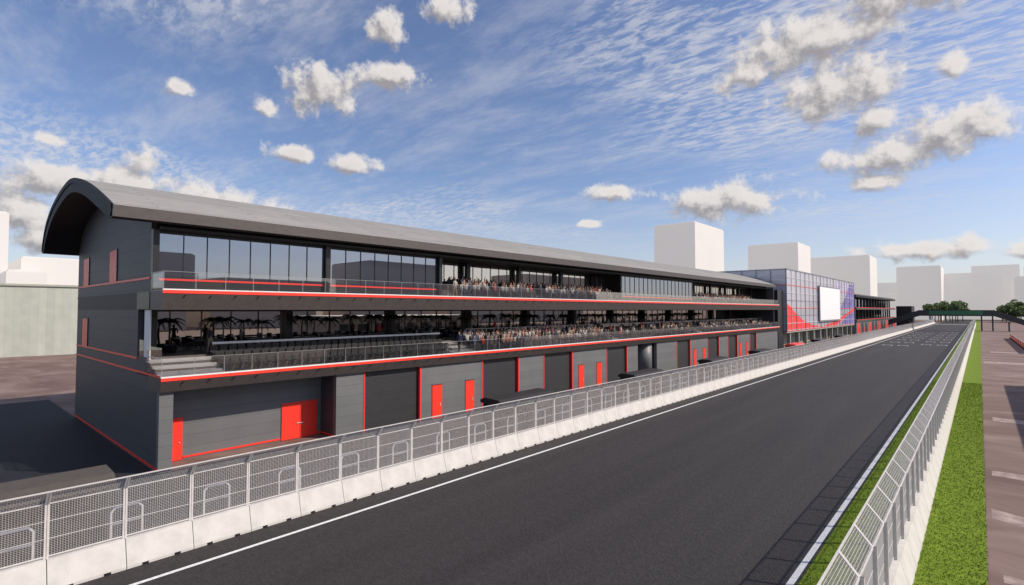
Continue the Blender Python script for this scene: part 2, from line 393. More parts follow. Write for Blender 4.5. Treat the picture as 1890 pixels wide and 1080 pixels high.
for side, xb, sgn in (('pit', -22.72, 1), ('verge', -2.25, -1)):
    fe = empty('debris_fence'); be = empty('concrete_barrier')
    near = fence_mesh(sgn, 0.07, 0.055, 0.0080, side+'_near'); far = fence_mesh(sgn, 0.15, 0.13, 0.018, side+'_far')
    y = -7.53 if side == 'pit' else -4
    i = 0
    while y < 450:
        addobj('barrier_segment', BM, be, (xb, y, 0))
        addobj('mesh_panel', near if y < 62 else far, fe, (xb, y, 0))
        y += SEG

# pit wall: tubular hoops and walkway behind the fence
hb = MB()
pts = [(0,0,0.0),(0,0,1.62),(0,0.12,1.78),(0,0.85,1.78),(0,0.97,1.62),(0,0.97,0.0)]
for i in range(5): hb.bar(pts[i], pts[i+1], 0.06, M['white'], True)
hb.bar((0,0,1.2), (0,0.97,1.2), 0.04, M['white'])
HM = hb.mesh('tubular_hoop')
for i in range(46): addobj('tubular_hoop_rail', HM, None, (-23.75, 1.75+3.07*i, 0.0))
wk = MB()
wk.box(-24.6, -23.3, -8, 300, 0.0, 0.32, M['step'])
wk.obj('pit_wall_walkway')

# pit wall stands (dark canopies)
def stand(name, y0, top=M['canopy']):
    b = MB()
    prof = [(-27.0,2.35),(-24.9,2.25),(-24.85,2.45),(-25.3,2.68),(-26.6,2.74),(-27.05,2.55)]
    b.prism(prof, y0, y0+6.2, top)
    b.box(-26.6, -25.4, y0+0.3, y0+5.9, 0.15, 1.15, M['black'])
    b.box(-26.9, -26.82, y0+0.2, y0+6.0, 0.5, 2.4, M['soffit'])
    for yy in (y0+0.25, y0+3.0, y0+5.9):
        b.box(-25.2, -25.1, yy-0.05, yy+0.05, 0, 2.34, M['black']); b.box(-26.9, -26.8, yy-0.05, yy+0.05, 0, 2.4, M['black'])
    for k in range(5):
        b.box(-25.75, -25.45, y0+0.7+k*1.1, y0+1.1+k*1.1, 1.16, 1.5, M['black'])
    b.obj(name)
for y0 in (-1.0, 27, 46.3, 66, 85.5, 106, 126, 150): stand('pit_wall_stand', y0, M['red'] if y0 == 106 else (M['canopy'] if y0 < 0 else M['soffit']))

# ------------------------------------------------------------------ pit building
PB = empty('pit_building')
XF = -33.9; XB = -57.0; Y0 = 8.92; Y1 = 127.5
# ground floor facade
g = MB()
spans = [(8.92,9.6,'p'),(9.6,19.6,'R'),(19.6,21.8,'p'),(21.8,27.1,'s'),(27.1,34.1,'d'),(34.1,39.2,'s'),(39.2,43.1,'p'),
         (43.1,48.3,'s'),(48.3,55.4,'d'),(55.4,60.4,'s'),(60.4,63.2,'p'),(63.2,68.7,'o'),(68.7,75.2,'p'),(75.2,80.1,'s'),(80.1,87.1,'d'),
         (87.1,92.2,'s'),(92.2,96.6,'p'),(96.6,101.4,'s'),(101.4,108.5,'d'),(108.5,112.5,'s'),(112.5,127.5,'p')]
ZC = 4.45
drs = MB()
for a, c, k in spans:
    if k in 'pd':
        g.box(XF-0.4, XF, a, c, 0, ZC, M['panel'])
        g.box(XF-0.001, XF+0.02, a+0.02, c-0.02, 0.06, 0.16, M['black'])
        if k == 'd':
            for yy in (a+1.15, a+4.9):
                drs.box(XF+0.003, XF+0.05, yy, yy+1.05, 0.04, 2.75, M['red'])
                drs.box(XF+0.05, XF+0.09, yy+0.82, yy+0.86, 1.0, 1.25, M['steel'])
                drs.box(XF+0.002, XF+0.03, yy-0.05, yy+1.10, 2.76, 2.81, M['black'])
    elif k == 's':
        g.box(XF-0.5, XF-0.22, a, c, 0, ZC, M['shutter'])
        g.box(XF-0.21, XF+0.03, a+0.001, a+0.10, 0, ZC-0.01, M['red']); g.box(XF-0.21, XF+0.03, c-0.13, c-0.001, 0, ZC-0.01, M['red'])
        g.box(XF-0.22, XF-0.14, a+0.1, c-0.14, 0.0, 0.12, M['black'])
    elif k == 'R':
        g.box(XF-2.4, XF-2.1, a-0.2, c+0.2, 0, ZC, M['panel'])
        g.box(XF-2.1, XF-0.401, c-0.0, c+0.2, 0, ZC, M['dark_panel'])
        g.box(XF-2.1, XF-0.401, a-0.2, a, 0, ZC, M['dark_panel'])
        g.box(XF-2.099, XF-2.06, 10.75, 16.65, 0.10, 0.22, M['red']); g.box(XF-2.099, XF-2.06, 19.32, 19.59, 0.10, 0.22, M['red'])
        g.box(XF-2.06, XF-0.1, c-0.04, c-0.003, 0.10, 0.22, M['red'])
        drs.box(XF-2.097, XF-2.04, 9.62, 10.7, 0.03, 2.55, M['red'])
        drs.box(XF-2.097, XF-2.04, 16.7, 17.98, 0.03, 2.55, M['red']); drs.box(XF-2.097, XF-2.04, 18.0, 19.28, 0.03, 2.55, M['red'])
        for yy in (10.5, 17.8, 18.1): drs.box(XF-2.04, XF-1.98, yy, yy+0.05, 1.05, 1.1, M['steel']); 
        drs.box(XF-1.99, XF-1.97, 17.75, 18.25, 1.06, 1.1, M['steel'])
    else:
        g.box(XF-4, XF-3.7, a, c, 0, ZC, M['shutter'])
        g.box(XF-3.7, XF-0.4, a-0.15, a, 0, ZC, M['dark_panel']); g.box(XF-3.7, XF-0.4, c, c+0.15, 0, ZC, M['dark_panel'])
g.obj('ground_floor_facade', PB); drs.obj('doors', PB)
# round column in the open bay
bm = bmesh.new(); bmesh.ops.create_cone(bm, cap_ends=True, segments=32, radius1=1.3, radius2=1.3, depth=4.4)
me = bpy.data.meshes.new('round_column'); bm.to_mesh(me); bm.free(); me.materials.append(M['panel'])
for p in me.polygons: p.use_smooth = len(p.vertices) == 4
addobj('round_column', me, PB, (XF-1.5, 67.3, 2.2))

# end wall and rear walls
e = MB(); D = M['dark_panel']
e.box(XB, XF-0.401, Y0-0.0, Y0+0.3, 0, 5.15, D)
e.box(XF-0.4, XF-0.001, Y0-0.004, Y0-0.001, 0, 4.45, M['panel'])
e.box(XB, -38.5, Y0, Y0+0.3, 5.15, 10.0, D)
e.box(XB, -36.1, Y0, Y0+0.3, 10.0, 13.85, D)
e.box(XB, XB+0.3, Y0+0.3, Y1, 0, 13.85, D)
e.box(XB+0.3, XF-0.6, Y1-0.3, Y1, 0, 13.85, D)
rs = 0.035
for z, x1 in ((0.12, XF), (5.22, XF+0.1), (6.0, -38.5), (9.92, -38.0), (10.8, -36.1)):
    e.box(XB-0.02, x1, Y0-rs, Y0-0.006, z, z+0.13, M['red'])
for (xa, xb, za, zb) in ((-45.9,-43.9,10.93,13.1),(-54.7,-52.7,10.93,13.1),(-54.7,-52.7,6.13,8.3)):
    e.box(xa, xb, Y0-0.05, Y0-0.003, za, zb, M['red']); 
    e.box(xa-0.07, xa-0.002, Y0-0.06, Y0-0.003, za, zb+0.07, M['black']); e.box(xb+0.002, xb+0.07, Y0-0.06, Y0-0.003, za, zb+0.07, M['black'])
    e.box(xb-0.2, xb-0.12, Y0-0.09, Y0-0.05, za+1, za+1.05, M['steel'])
outer = [(-58.6,13.8),(-58.1,14.75),(-56.9,15.85),(-54.8,16.8),(-52.1,17.45),(-49.3,17.85),(-46.9,17.98),(-44.4,17.68),(-41.0,16.85),(-37.7,15.8),(-34.6,14.66)]
inner = [(-57.9,13.75),(-57.35,14.4),(-56.2,15.15),(-54.4,15.95),(-52.0,16.55),(-49.2,16.95),(-46.9,17.05),(-44.6,16.8),(-41.5,16.05),(-38.3,15.0),(-35.2,14.0)]
gp = [(XB,13.85)] + [p for p in inner if XB < p[0] < -36] + [(-36.1,14.25),(-36.1,13.85)]
e.prism(gp, Y0, Y0+0.3, D)
e.prism(gp, Y1-0.3, Y1, D)
e.obj('end_walls', PB)

# roof
def catmull(pts, n=5):
    res = []
    for i in range(len(pts)-1):
        p0 = Vector(pts[max(i-1,0)]); p1 = Vector(pts[i]); p2 = Vector(pts[i+1]); p3 = Vector(pts[min(i+2,len(pts)-1)])
        for k in range(n):
            t = k/n
            res.append(0.5*((2*p1)+(-p0+p2)*t+(2*p0-5*p1+4*p2-p3)*t*t+(-p0+3*p1-3*p2+p3)*t**3))
    res.append(Vector(pts[-1])); return res
oc = catmull(outer); ic = catmull(inner)
RY0 = 6.75; RY1 = 129.0
def roof(parent, ry0, ry1):
    bm = bmesh.new(); uvl = bm.loops.layers.uv.new('UVMap'); 
    arc = 0; prev = None
    ro = []
    for p in oc:
        if prev is not None: arc += (p-prev).length
        prev = p; ro.append((bm.verts.new((p.x,ry0,p.y)), bm.verts.new((p.x,ry1,p.y)), arc))
    for i in range(len(ro)-1):
        f = bm.faces.new((ro[i][0], ro[i][1], ro[i+1][1], ro[i+1][0])); f.smooth = True; f.material_index = 0
        for lp, uv in zip(f.loops, ((ry0,ro[i][2]),(ry1,ro[i][2]),(ry1,ro[i+1][2]),(ry0,ro[i+1][2]))): lp[uvl].uv = uv
    me = bpy.data.meshes.new('roof_sheet'); bm.to_mesh(me); bm.free(); me.materials.append(M['roof']); addobj('roof_sheet', me, parent)
    b = MB()
    for y, s in ((ry0, 1), (ry1, -1)):
        for i in range(len(oc)-1):
            b.poly([(oc[i].x,y,oc[i].y),(oc[i+1].x,y,oc[i+1].y),(ic[i+1].x,y,ic[i+1].y),(ic[i].x,y,ic[i].y)], M['roof_edge'])
        for i in range(len(oc)-1):
            a, c = oc[i], oc[i+1]
            b.poly([(a.x,y-0.06*s,a.y+0.03),(c.x,y-0.06*s,c.y+0.03),(c.x,y+0.06*s,c.y+0.03),(a.x,y+0.06*s,a.y+0.03)], M['roof_edge'])
            b.poly([(a.x,y-0.06*s,a.y+0.03),(c.x,y-0.06*s,c.y+0.03),(c.x,y-0.06*s,c.y-0.3),(a.x,y-0.06*s,a.y-0.3)], M['roof_edge'])
    for i in range(len(ic)-1):
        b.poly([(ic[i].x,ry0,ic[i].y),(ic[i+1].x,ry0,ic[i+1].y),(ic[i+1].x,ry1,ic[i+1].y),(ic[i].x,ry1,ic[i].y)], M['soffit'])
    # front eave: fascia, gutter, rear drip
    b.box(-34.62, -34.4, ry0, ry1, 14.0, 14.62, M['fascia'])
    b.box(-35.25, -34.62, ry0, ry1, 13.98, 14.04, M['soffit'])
    b.box(-58.62, -57.9, ry0, ry1, 13.7, 13.8, M['roof_edge'])
    b.obj('roof_edges', parent)
roof(PB, RY0, RY1)

# slabs, fascias, floors
s = MB()
def fascia(zt, zb, y0, y1):
    s.prism([(XF-2.0,zb+0.02),(XF+0.22,zb),(XF+0.45,zt-0.26),(XF+0.45,zt-0.06),(XF-2.0,zt-0.06)], y0, y1, M['fascia'])
    s.box(XF+0.453, XF+0.50, y0-0.02, y1, zt-0.20, zt-0.02, M['redlit'])
    s.box(XF+0.30, XF+0.51, y0-0.02, y1, zt-0.018, zt+0.05, M['white'])
fascia(5.27, 4.45, Y0-0.05, Y1); fascia(10.12, 9.0, Y0-0.05, Y1)
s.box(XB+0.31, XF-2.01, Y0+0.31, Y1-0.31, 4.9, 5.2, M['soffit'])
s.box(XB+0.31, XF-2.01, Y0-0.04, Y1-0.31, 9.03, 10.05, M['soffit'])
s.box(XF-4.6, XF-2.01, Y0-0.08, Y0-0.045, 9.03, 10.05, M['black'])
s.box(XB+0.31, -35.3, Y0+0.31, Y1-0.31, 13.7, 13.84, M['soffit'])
# level 1: tiers
for i in range(3):
    s.box(XF-0.95-0.9*i, XF+0.29 if i == 0 else XF-0.05-0.9*i, Y0+0.001, Y1-0.01, 5.22 if i == 0 else 5.22+0.3*i-0.3, 5.3+0.3*i, M['tread'])
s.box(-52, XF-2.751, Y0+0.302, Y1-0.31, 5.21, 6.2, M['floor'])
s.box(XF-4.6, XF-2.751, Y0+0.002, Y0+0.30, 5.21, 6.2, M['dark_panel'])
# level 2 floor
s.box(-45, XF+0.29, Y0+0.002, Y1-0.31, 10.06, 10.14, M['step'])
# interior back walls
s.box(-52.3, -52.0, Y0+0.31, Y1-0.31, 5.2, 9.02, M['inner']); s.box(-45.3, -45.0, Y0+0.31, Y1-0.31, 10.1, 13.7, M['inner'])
# lamp brackets under the stripe
y = Y0+1.0
while y < Y1:
    for z in (4.95, 9.78): s.box(XF+0.2, XF+0.55, y, y+0.06, z, z+0.06, M['black'])
    y += 1.35
s.obj('floor_slabs', PB)

# level 2 glazing
gz = MB(); gl_ = MB()
blocks = [(Y0+0.35, 19.7, 'f'),(20.2,30.5,'f'),(31.0,62.0,'r'),(62.4,86.0,'f'),(86.4,Y1-0.4,'r')]
for a, c, k in blocks:
    x = -36.0 if k == 'f' else -38.6
    zb = 10.85 if k == 'f' else 11.05
    gl_.box(x-0.03, x, a, c, zb, 13.5, M['glass2'] if k == 'f' else M['glass1'])
    gz.box(x-0.08, x+0.02, a, c, 10.15, zb-0.003, M['black'])
    gz.box(x-0.1, x+0.04, a, c, 13.5, 13.69, M['black'])
    if k == 'f': gz.box(x+0.021, x+0.06, a, c, 10.74, 10.86, M['red'])
    y = a; n = max(1, round((c-a)/1.3)); 
    for i in range(n+1):
        yy = a + (c-a)*i/n
        gz.box(x+0.001, x+0.05, yy-0.022, yy+0.022, zb, 13.5, M['black'])
    if k == 'r':
        for i in range(3):
            gz.box(-35.6-0.85*(i+1), -35.6-0.85*i, a+0.3, c-0.3, 10.141 if i == 0 else 10.141+0.28*i-0.28, 10.3+0.28*i, M['tread'])
        yy = a+5
        while yy < c-2:
            gz.box(-38.3, -37.9, yy, yy+0.45, 10.2, 13.69, M['black']); yy += 7.8
        gz.box(-38.6, -36.0, a-0.4, a-0.001, 10.15, 13.69, M['black'])
        gz.box(-38.6, -36.0, c+0.001, c+0.38, 10.15, 13.69, M['black'])
for yy in (Y0, 19.72, 30.55, 62.05): gz.box(-36.4, -35.7, yy+0.001, yy+0.33, 10.15, 13.7, M['black'])
# level 1 glazing
gl_.box(-41.03, -41.0, Y0+0.35, Y1-0.5, 6.2, 8.9, M['glass1'])
y = Y0+0.4; i = 0
while y < Y1-0.5:
    if i % 5 == 0: gz.box(-40.95, -40.45, y, y+0.5, 6.2, 9.02, M['black'])
    else: gz.box(-40.999, -40.93, y, y+0.05, 6.2, 8.9, M['black'])
    y += 1.95; i += 1
gz.box(-40.999, -40.9, Y0+0.4, Y1-0.5, 8.88, 9.0, M['black'])
gz.box(-38.55, -38.0, Y0+0.31, Y0+0.9, 6.2, 9.02, M['black'])
gz.obj('window_frames', PB); gl_.obj('glazing', PB)
# white end screen on the terrace
w = MB(); w.box(-37.3, -36.2, Y0+0.05, Y0+0.12, 6.1, 9.0, M['white']); w.box(-37.35,-36.15, Y0+0.03, Y0+0.14, 6.05, 6.12, M['steel'])
w.box(-38.2,-37.31,Y0+0.02,Y0+0.06,6.2,7.2,M['rail_glass'])
w.obj('terrace_end_screen', PB)

# balustrades
ra = MB(); rg = MB()
def balustrade(x, y0, y1, z, h, step=1.6, top=0.03, tm=None, ps=0.012):
    rg.box(x-0.008, x+0.008, y0, y1, z+0.06, z+h-0.04, M['rail_glass'])
    ra.box(x-0.02, x+0.02, y0, y1, z+h-0.02, z+h-0.02+top, tm or M['railsteel'])
    y = y0
    while y <= y1:
        ra.box(x-ps, x+ps, y, y+2*ps, z, z+h-0.03, M['railsteel']); y += step
balustrade(XF+0.22, Y0+0.02, Y1, 5.3, 1.0, 1.6, 0.025)
balustrade(XF+0.22, Y0+0.02, Y1, 10.14, 1.02, 1.6, 0.02)
balustrade(XF-2.85, Y0+3.6, 31.5, 6.2, 0.62, 1.6, 0.14, M['white'])
balustrade(XF-2.85, 34.5, 57.0, 6.2, 0.95, 2.4, 0.06)
balustrade(XF-2.85, 58.5, Y1-1, 6.2, 0.95, 2.4, 0.06)
# end returns
rg.box(XF-2.0, XF+0.2, Y0-0.0, Y0+0.016, 10.2, 11.1, M['rail_glass']); ra.box(XF-2.0, XF+0.2, Y0-0.01, Y0+0.03, 11.12, 11.16, M['steel'])
rg.box(XF-2.6, XF+0.2, Y0-0.0, Y0+0.016, 5.4, 6.9, M['rail_glass']); ra.box(XF-2.6, XF+0.2, Y0-0.01, Y0+0.03, 6.28, 6.32, M['steel'])
ra.obj('handrails', PB); rg.obj('balustrade_glass', PB)

# seats
sm = MB()
def seat(b, x, y, z):
    b.box(x-0.42, x-0.36, y-0.22, y+0.22, z+0.42, z+0.85, M['seat'])
    b.box(x-0.36, x+0.06, y-0.22, y+0.22, z+0.38, z+0.43, M['seat'])
    b.box(x-0.2, x-0.14, y-0.03, y+0.03, z, z+0.38, M['seat'])
aisles1 = [(8.9,12.3),(30.6,33.4),(57.0,59.0),(84,86),(104,106)]
def in_aisle(y, al): return any(a <= y <= c for a, c in al)
y = Y0+3.6
while y < Y1-3:
    if not in_aisle(y, aisles1):
        for i in range(3): seat(sm, XF-0.35-0.9*i, y, 5.3+0.3*i)
    y += 0.56
al2 = [(30,33.2),(44.5,46),(60.5,63)]
for (a, c) in ((33.2,60.5),(88,Y1-4)):
    y = a
    while y < c:
        if not in_aisle(y, al2):
            for i in range(3): seat(sm, -35.85-0.85*i, y, 10.3+0.28*i)
        y += 0.56
# concrete step blocks in aisles (level 1)
for (a, c) in aisles1:
    for i in range(3):
        sm.box(XF-0.95-0.9*i+0.003, XF-0.05-0.9*i-0.02, a+0.02, c, 5.301+0.3*i, 5.34+0.3*i, M['step'])
        sm.box(XF-0.95-0.9*i+0.003, XF-0.50-0.9*i, a+0.02, c, 5.341+0.3*i, 5.47+0.3*i, M['step'])
sm.obj('terrace_seating', PB)

# tables and chairs on level 1 floor
tb = MB()
y = 13
while y < 120:
    x = -38.4 + random.uniform(-0.5, 0.3)
    tb.box(x-0.4, x+0.4, y-0.7, y+0.7, 6.93, 6.98, M['black']); tb.box(x-0.05, x+0.05, y-0.05, y+0.05, 6.2, 6.93, M['black']); tb.box(x-0.3,x+0.3,y-0.3,y+0.3,6.2,6.23,M['black'])
    for dy in (-0.4, 0.4):
        for sx in (-1, 1):
            xx = x+sx*0.7
            tb.box(xx-0.2, xx+0.2, y+dy-0.2, y+dy+0.2, 6.62, 6.67, M['seat']); tb.box(xx+sx*0.18, xx+sx*0.22, y+dy-0.2, y+dy+0.2, 6.67, 7.08, M['seat'])
            for q in (-0.17, 0.17): tb.box(xx+q-0.015, xx+q+0.015, y+dy-0.015, y+dy+0.015, 6.2, 6.62, M['seat'])
    y += 3.1
tb.obj('lounge_furniture', PB)

# potted palms
def palm_mesh():
    b = MB(); rnd = random.Random(3)
    h = 1.45
    for k in range(6):
        z0 = 0.45+h*k/6; z1 = 0.45+h*(k+1)/6; x0 = 0.05*math.sin(k*0.6); x1 = 0.05*math.sin((k+1)*0.6)
        b.bar((x0,0,z0),(x1,0,z1), 0.10-0.008*k, M['trunk'])
    b.prism([(-0.22,0.0),(0.22,0.0),(0.27,0.45),(-0.27,0.45)], -0.25, 0.25, M['black'])
    top = Vector((0.03,0,0.45+h))
    for k in range(13):
        a = k*2.399; up = 0.95 - 0.85*(k/13); ln = rnd.uniform(0.75, 0.95)
        d = Vector((math.cos(a), math.sin(a), 0)); side = Vector((-d.y, d.x, 0))
        prev = top; 
        for j in range(1, 9):
            t = j/8
            p = top + d*ln*t + Vector((0,0,up*ln*t - 0.9*ln*t*t))
            b.bar(prev, p, 0.025, M['plant'])
            wl = 0.22*math.sin(math.pi*min(0.98, t*0.85+0.12))
            for sg in (-1, 1):
                for q in (0.0, 0.33, 0.66):
                    c = prev.lerp(p, q); 
                    tip = c + side*sg*wl + d*0.10 + Vector((0,0,-0.12))
                    b.poly([c, c+d*0.05, tip], M['plant'])
            prev = p
    return b.mesh('potted_palm')
PM = palm_mesh()
y = 11.0
while y < 100:
    addobj('potted_palm', PM, None, (-39.7+random.uniform(-0.4,0.4), y, 6.2), random.uniform(0, 6.28), random.uniform(1.0, 1.15))
    y += random.uniform(2.2, 3.8)

# ------------------------------------------------------------------ people
SK = [mat('skin_light', (0.45,0.26,0.18), 0.6, scale=20), mat('skin_dark', (0.18,0.10,0.06), 0.6, scale=20)]
HR = [mat('hair_dark', (0.02,0.015,0.01), 0.6), mat('hair_fair', (0.25,0.15,0.07), 0.6)]
CLO = [mat('cloth_%d' % i, c, 0.85, var=0.2, scale=8) for i, c in enumerate([(0.38,0.35,0.32),(0.42,0.04,0.03),(0.03,0.03,0.04),(0.05,0.06,0.12),(0.33,0.21,0.15),(0.10,0.09,0.09),(0.38,0.19,0.13),(0.10,0.08,0.07)])]
TR = [mat('trouser_%d' % i, c, 0.85, var=0.2, scale=8) for i, c in enumerate([(0.03,0.035,0.06),(0.02,0.02,0.02),(0.25,0.2,0.15)])]
def figure(name, pose, seed):
    rnd = random.Random(seed)
    V = []; E = []; R = []
    def add(p, r, par=None):
        V.append(p); R.append(r); i = len(V)-1
        if par is not None: E.append((par, i))
        return i
    if pose == 'sit':
        pel = add((0,0,0.52),(0.15,0.13)); w = add((0.0,0,0.70),(0.13,0.105),pel); ch = add((0.01,0,0.93),(0.17,0.12),w)
        nk = add((0.03,0,1.09),(0.055,0.055),ch); 
        h1 = add((0.05,0,1.17),(0.085,0.08),nk); h2 = add((0.055,0,1.25),(0.09,0.08),h1); h3 = add((0.04,0,1.33),(0.06,0.06),h2)
        for s_ in (-1, 1):
            hp = add((0.05,0.10*s_,0.50),(0.09,0.09),pel); kn = add((0.44,0.13*s_,0.50),(0.065,0.065),hp); an = add((0.42,0.13*s_,0.09),(0.042,0.042),kn); add((0.60,0.15*s_,0.04),(0.04,0.035),an)
            up = rnd.random() < 0.2
            sh = add((0.01,0.19*s_,1.0),(0.06,0.06),ch)
            if up:
                eb = add((0.12,0.28*s_,1.22),(0.045,0.045),sh); wr = add((0.1,0.24*s_,1.46),(0.03,0.03),eb); add((0.11,0.22*s_,1.55),(0.035,0.022),wr)
            else:
                eb = add((0.06,0.25*s_,0.76),(0.045,0.045),sh); wr = add((0.28,0.15*s_,0.66),(0.03,0.03),eb); add((0.37,0.11*s_,0.64),(0.036,0.022),wr)
        headz, waist = 1.09, 0.60
    else:
        pel = add((0,0,0.95),(0.15,0.11)); w = add((0,0,1.12),(0.13,0.10),pel); ch = add((0,0,1.33),(0.17,0.12),w)
        nk = add((0.0,0,1.49),(0.055,0.055),ch); h1 = add((0.02,0,1.57),(0.085,0.08),nk); h2 = add((0.025,0,1.66),(0.09,0.08),h1); h3 = add((0.01,0,1.73),(0.06,0.06),h2)
        for s_ in (-1, 1):
            st = 0.12*s_ if pose == 'walk' else 0.02*s_
            hp = add((0,0.09*s_,0.88),(0.09,0.09),pel); kn = add((0.03+st*0.6,0.10*s_,0.49),(0.06,0.06),hp); an = add((st,0.11*s_,0.09),(0.042,0.042),kn); add((st+0.17,0.13*s_,0.04),(0.042,0.035),an)
            sh = add((0,0.19*s_,1.41),(0.06,0.06),ch); eb = add((-0.02-st*0.4,0.25*s_,1.12),(0.043,0.043),sh)
            if rnd.random() < 0.5: wr = add((0.2,0.18*s_,1.08),(0.03,0.03),eb); add((0.28,0.15*s_,1.1),(0.036,0.022),wr)
            else: wr = add((0.05-st*0.5,0.26*s_,0.88),(0.03,0.03),eb); add((0.07-st*0.5,0.25*s_,0.79),(0.036,0.022),wr)
        headz, waist = 1.49, 0.98
    me = bpy.data.meshes.new(name+'_sk'); me.from_pydata(V, E, []); ob = bpy.data.objects.new(name+'_sk', me); COL.objects.link(ob)
    md = ob.modifiers.new('skin', 'SKIN'); 
    for i, sv in enumerate(me.skin_vertices[0].data): sv.radius = R[i]; sv.use_root = (i == 0)
    md.use_smooth_shade = True
    sb = ob.modifiers.new('sub', 'SUBSURF'); sb.levels = 1; sb.render_levels = 1
    bpy.context.view_layer.update()
    dg = bpy.context.evaluated_depsgraph_get()
    me2 = bpy.data.meshes.new_from_object(ob.evaluated_get(dg)); me2.name = name
    bpy.data.objects.remove(ob)
    me2.materials.clear()
    for m_ in (rnd.choice(CLO), rnd.choice(TR), SK[0] if rnd.random() < 0.75 else SK[1], HR[0] if rnd.random() < 0.7 else HR[1], M['black']): me2.materials.append(m_)
    hands = [Vector(V[i]) for i in range(len(V)) if abs(R[i][1]-0.022) < 1e-6]
    hc = Vector(V[h2])
    for p in me2.polygons:
        c = p.center
        if c.z > headz: 
            far = c - hc
            if max(abs(c.y), 0) < 0.12 and c.z < hc.z+0.2:
                p.material_index = 3 if (far.z > 0.035 or far.x < -0.02) and c.z > headz+0.05 else 2
            else: p.material_index = 0
        elif c.z < 0.07 : p.material_index = 4
        elif c.z < waist and not (pose != 'sit' and abs(c.y) > 0.2): p.material_index = 1
        else: p.material_index = 0
        for h in hands:
            if (c-h).length < 0.075: p.material_index = 2
        p.use_smooth = True
    return me2
SIT = [figure('seated_person', 'sit', i) for i in range(16)]
STD = [figure('standing_person', 'stand' if i % 2 else 'walk', 100+i) for i in range(8)]
cr = empty('seated_spectators')
rnd = random.Random(11)
def crowd(y0, y1, level, dens):
    y = y0
    while y < y1:
        al = aisles1 if level == 1 else al2
        if not in_aisle(y, al):
            for i in range(3):
                if rnd.random() < dens:
                    if level == 1: p = (XF-0.45-0.9*i, y, 5.26+0.3*i)
                    else: p = (-35.95-0.85*i, y, 10.26+0.28*i)
                    addobj('spectator', rnd.choice(SIT), cr, p, rnd.uniform(-0.35, 0.35), rnd.uniform(0.95, 1.08))
        y += 0.56
crowd(33.5, 57, 1, 0.85); crowd(59.5, 84, 1, 0.35); crowd(86, 104, 1, 0.6); crowd(106, 122, 1, 0.4)
crowd(33.4, 44, 2, 0.8); crowd(46.2, 60.3, 2, 0.8); crowd(90, 118, 2, 0.7)
# standing people on terraces
for (x, y, z, r_, k) in [(-37.3,12.6,6.2,0.4,0),(-37.6,14.6,6.2,-2.0,1),(-37.2,29.2,6.2,1.2,2),(-37.3,30.9,6.2,-1.6,3),(-34.25,31.6,5.34,-1.4,4),
                       (-38.9,26.5,6.2,0.3,5),(-37.6,62,6.2,0,6),(-37.8,66,6.2,1,7),(-37.4,72,6.2,2,1),(-37.6,58,6.2,0.2,2),(-38,49,6.2,0.1,3),(-37.9,40,6.2,0.1,5),
                       (-35.3,32.0,10.14,0.2,6),(-35.3,61.5,10.14,0.2,1),(-37.7,78,6.2,0.5,4),(-37.7,90,6.2,0.2,0)]:
    addobj('standing_person', STD[k], None, (x, y, z), r_)

# ------------------------------------------------------------------ glass media building
GB = empty('glass_media_building')
M['mglass'] = glassmat('media_glass', 0.10, (0.95, 0.93, 1.0), 0.12, (0.60,0.585,0.64), tcol=(0.9,0.9,0.97), graz=0.22)
M['mred'] = mat('graphic_red', (0.85, 0.05, 0.04), 0.5); M['mpur'] = mat('graphic_purple', (0.20, 0.17, 0.44), 0.5, var=0.3, scale=0.2)
M['mlil'] = mat('graphic_lilac', (0.50, 0.46, 0.62), 0.5, var=0.2, scale=0.2)
M['sage'] = mat('sage_render', (0.36, 0.37, 0.31), 0.8); M['frame'] = mat('white_steel_frame', (0.72, 0.71, 0.74), 0.4)
M['mdark'] = mat('grey_mullion', (0.22, 0.22, 0.26), 0.4)
GX = -33.6; GY0 = 134.0; GY1 = 222.0; GZ0 = 4.0; GZ1 = 18.5
b = MB()
b.box(GX-0.06, GX, GY0, GY1, GZ0, GZ1, M['mglass']); b.box(-57, GX-0.07, GY0, GY0+0.06, GZ0, GZ1, M['mglass'])
b.box(-57, GX-0.07, GY1-0.06, GY1, GZ0, GZ1, M['mglass']); 
b.obj('glass_skin', GB)
b = MB()
for k in range(9):
    z = GZ0 + (GZ1-GZ0)*k/8
    red = k in (0, 3, 6)
    mm_ = M['red'] if red else (M['frame'] if k % 2 else M['mdark'])
    b.box(GX+0.03, GX+0.12, GY0, GY1, z-0.05, z+0.05, mm_); b.box(-57, GX, GY0-0.12, GY0-0.002, z-0.05, z+0.05, mm_)
y = GY0; k = 0
while y <= GY1+0.1:
    b.box(GX+0.031, GX+0.14, y-0.05, y+0.05, GZ0, GZ1+0.1, M['frame'] if k % 2 else M['mdark']); y += 4.4; k += 1
x = GX
while x > -57:
    b.box(x-0.06, x+0.06, GY0-0.15, GY0-0.003, GZ0, GZ1+0.1, M['mdark']); x -= 3.3
# roof space frame
y = GY0
while y < GY1:
    b.bar((GX,y,GZ1+0.1), (-57,y,GZ1+0.1), 0.16, M['frame']); b.bar((GX-0.5,y,GZ1-1.4), (-57,y,GZ1-1.4), 0.14, M['frame'])
    xx = GX-0.5
    while xx > -56:
        b.bar((xx,y,GZ1-1.4), (xx-1.6,y,GZ1+0.1), 0.1, M['frame']); b.bar((xx-1.6,y,GZ1+0.1), (xx-3.2,y,GZ1-1.4), 0.1, M['frame']); xx -= 3.2
    y += 8
for xx in (GX, -40, -47, -57): b.bar((xx,GY0,GZ1+0.12), (xx,GY1,GZ1+0.12), 0.22, M['mdark'])
b.obj('steel_frame', GB)
b = MB()
b.box(-56.5, GX-1.5, GY0+1.5, GY1-1.5, GZ0, GZ0+0.5, M['step'])
for z in (8.6, 13.2): b.box(-56.5, GX-2.5, GY0+2, GY1-2, z, z+0.35, M['white'])
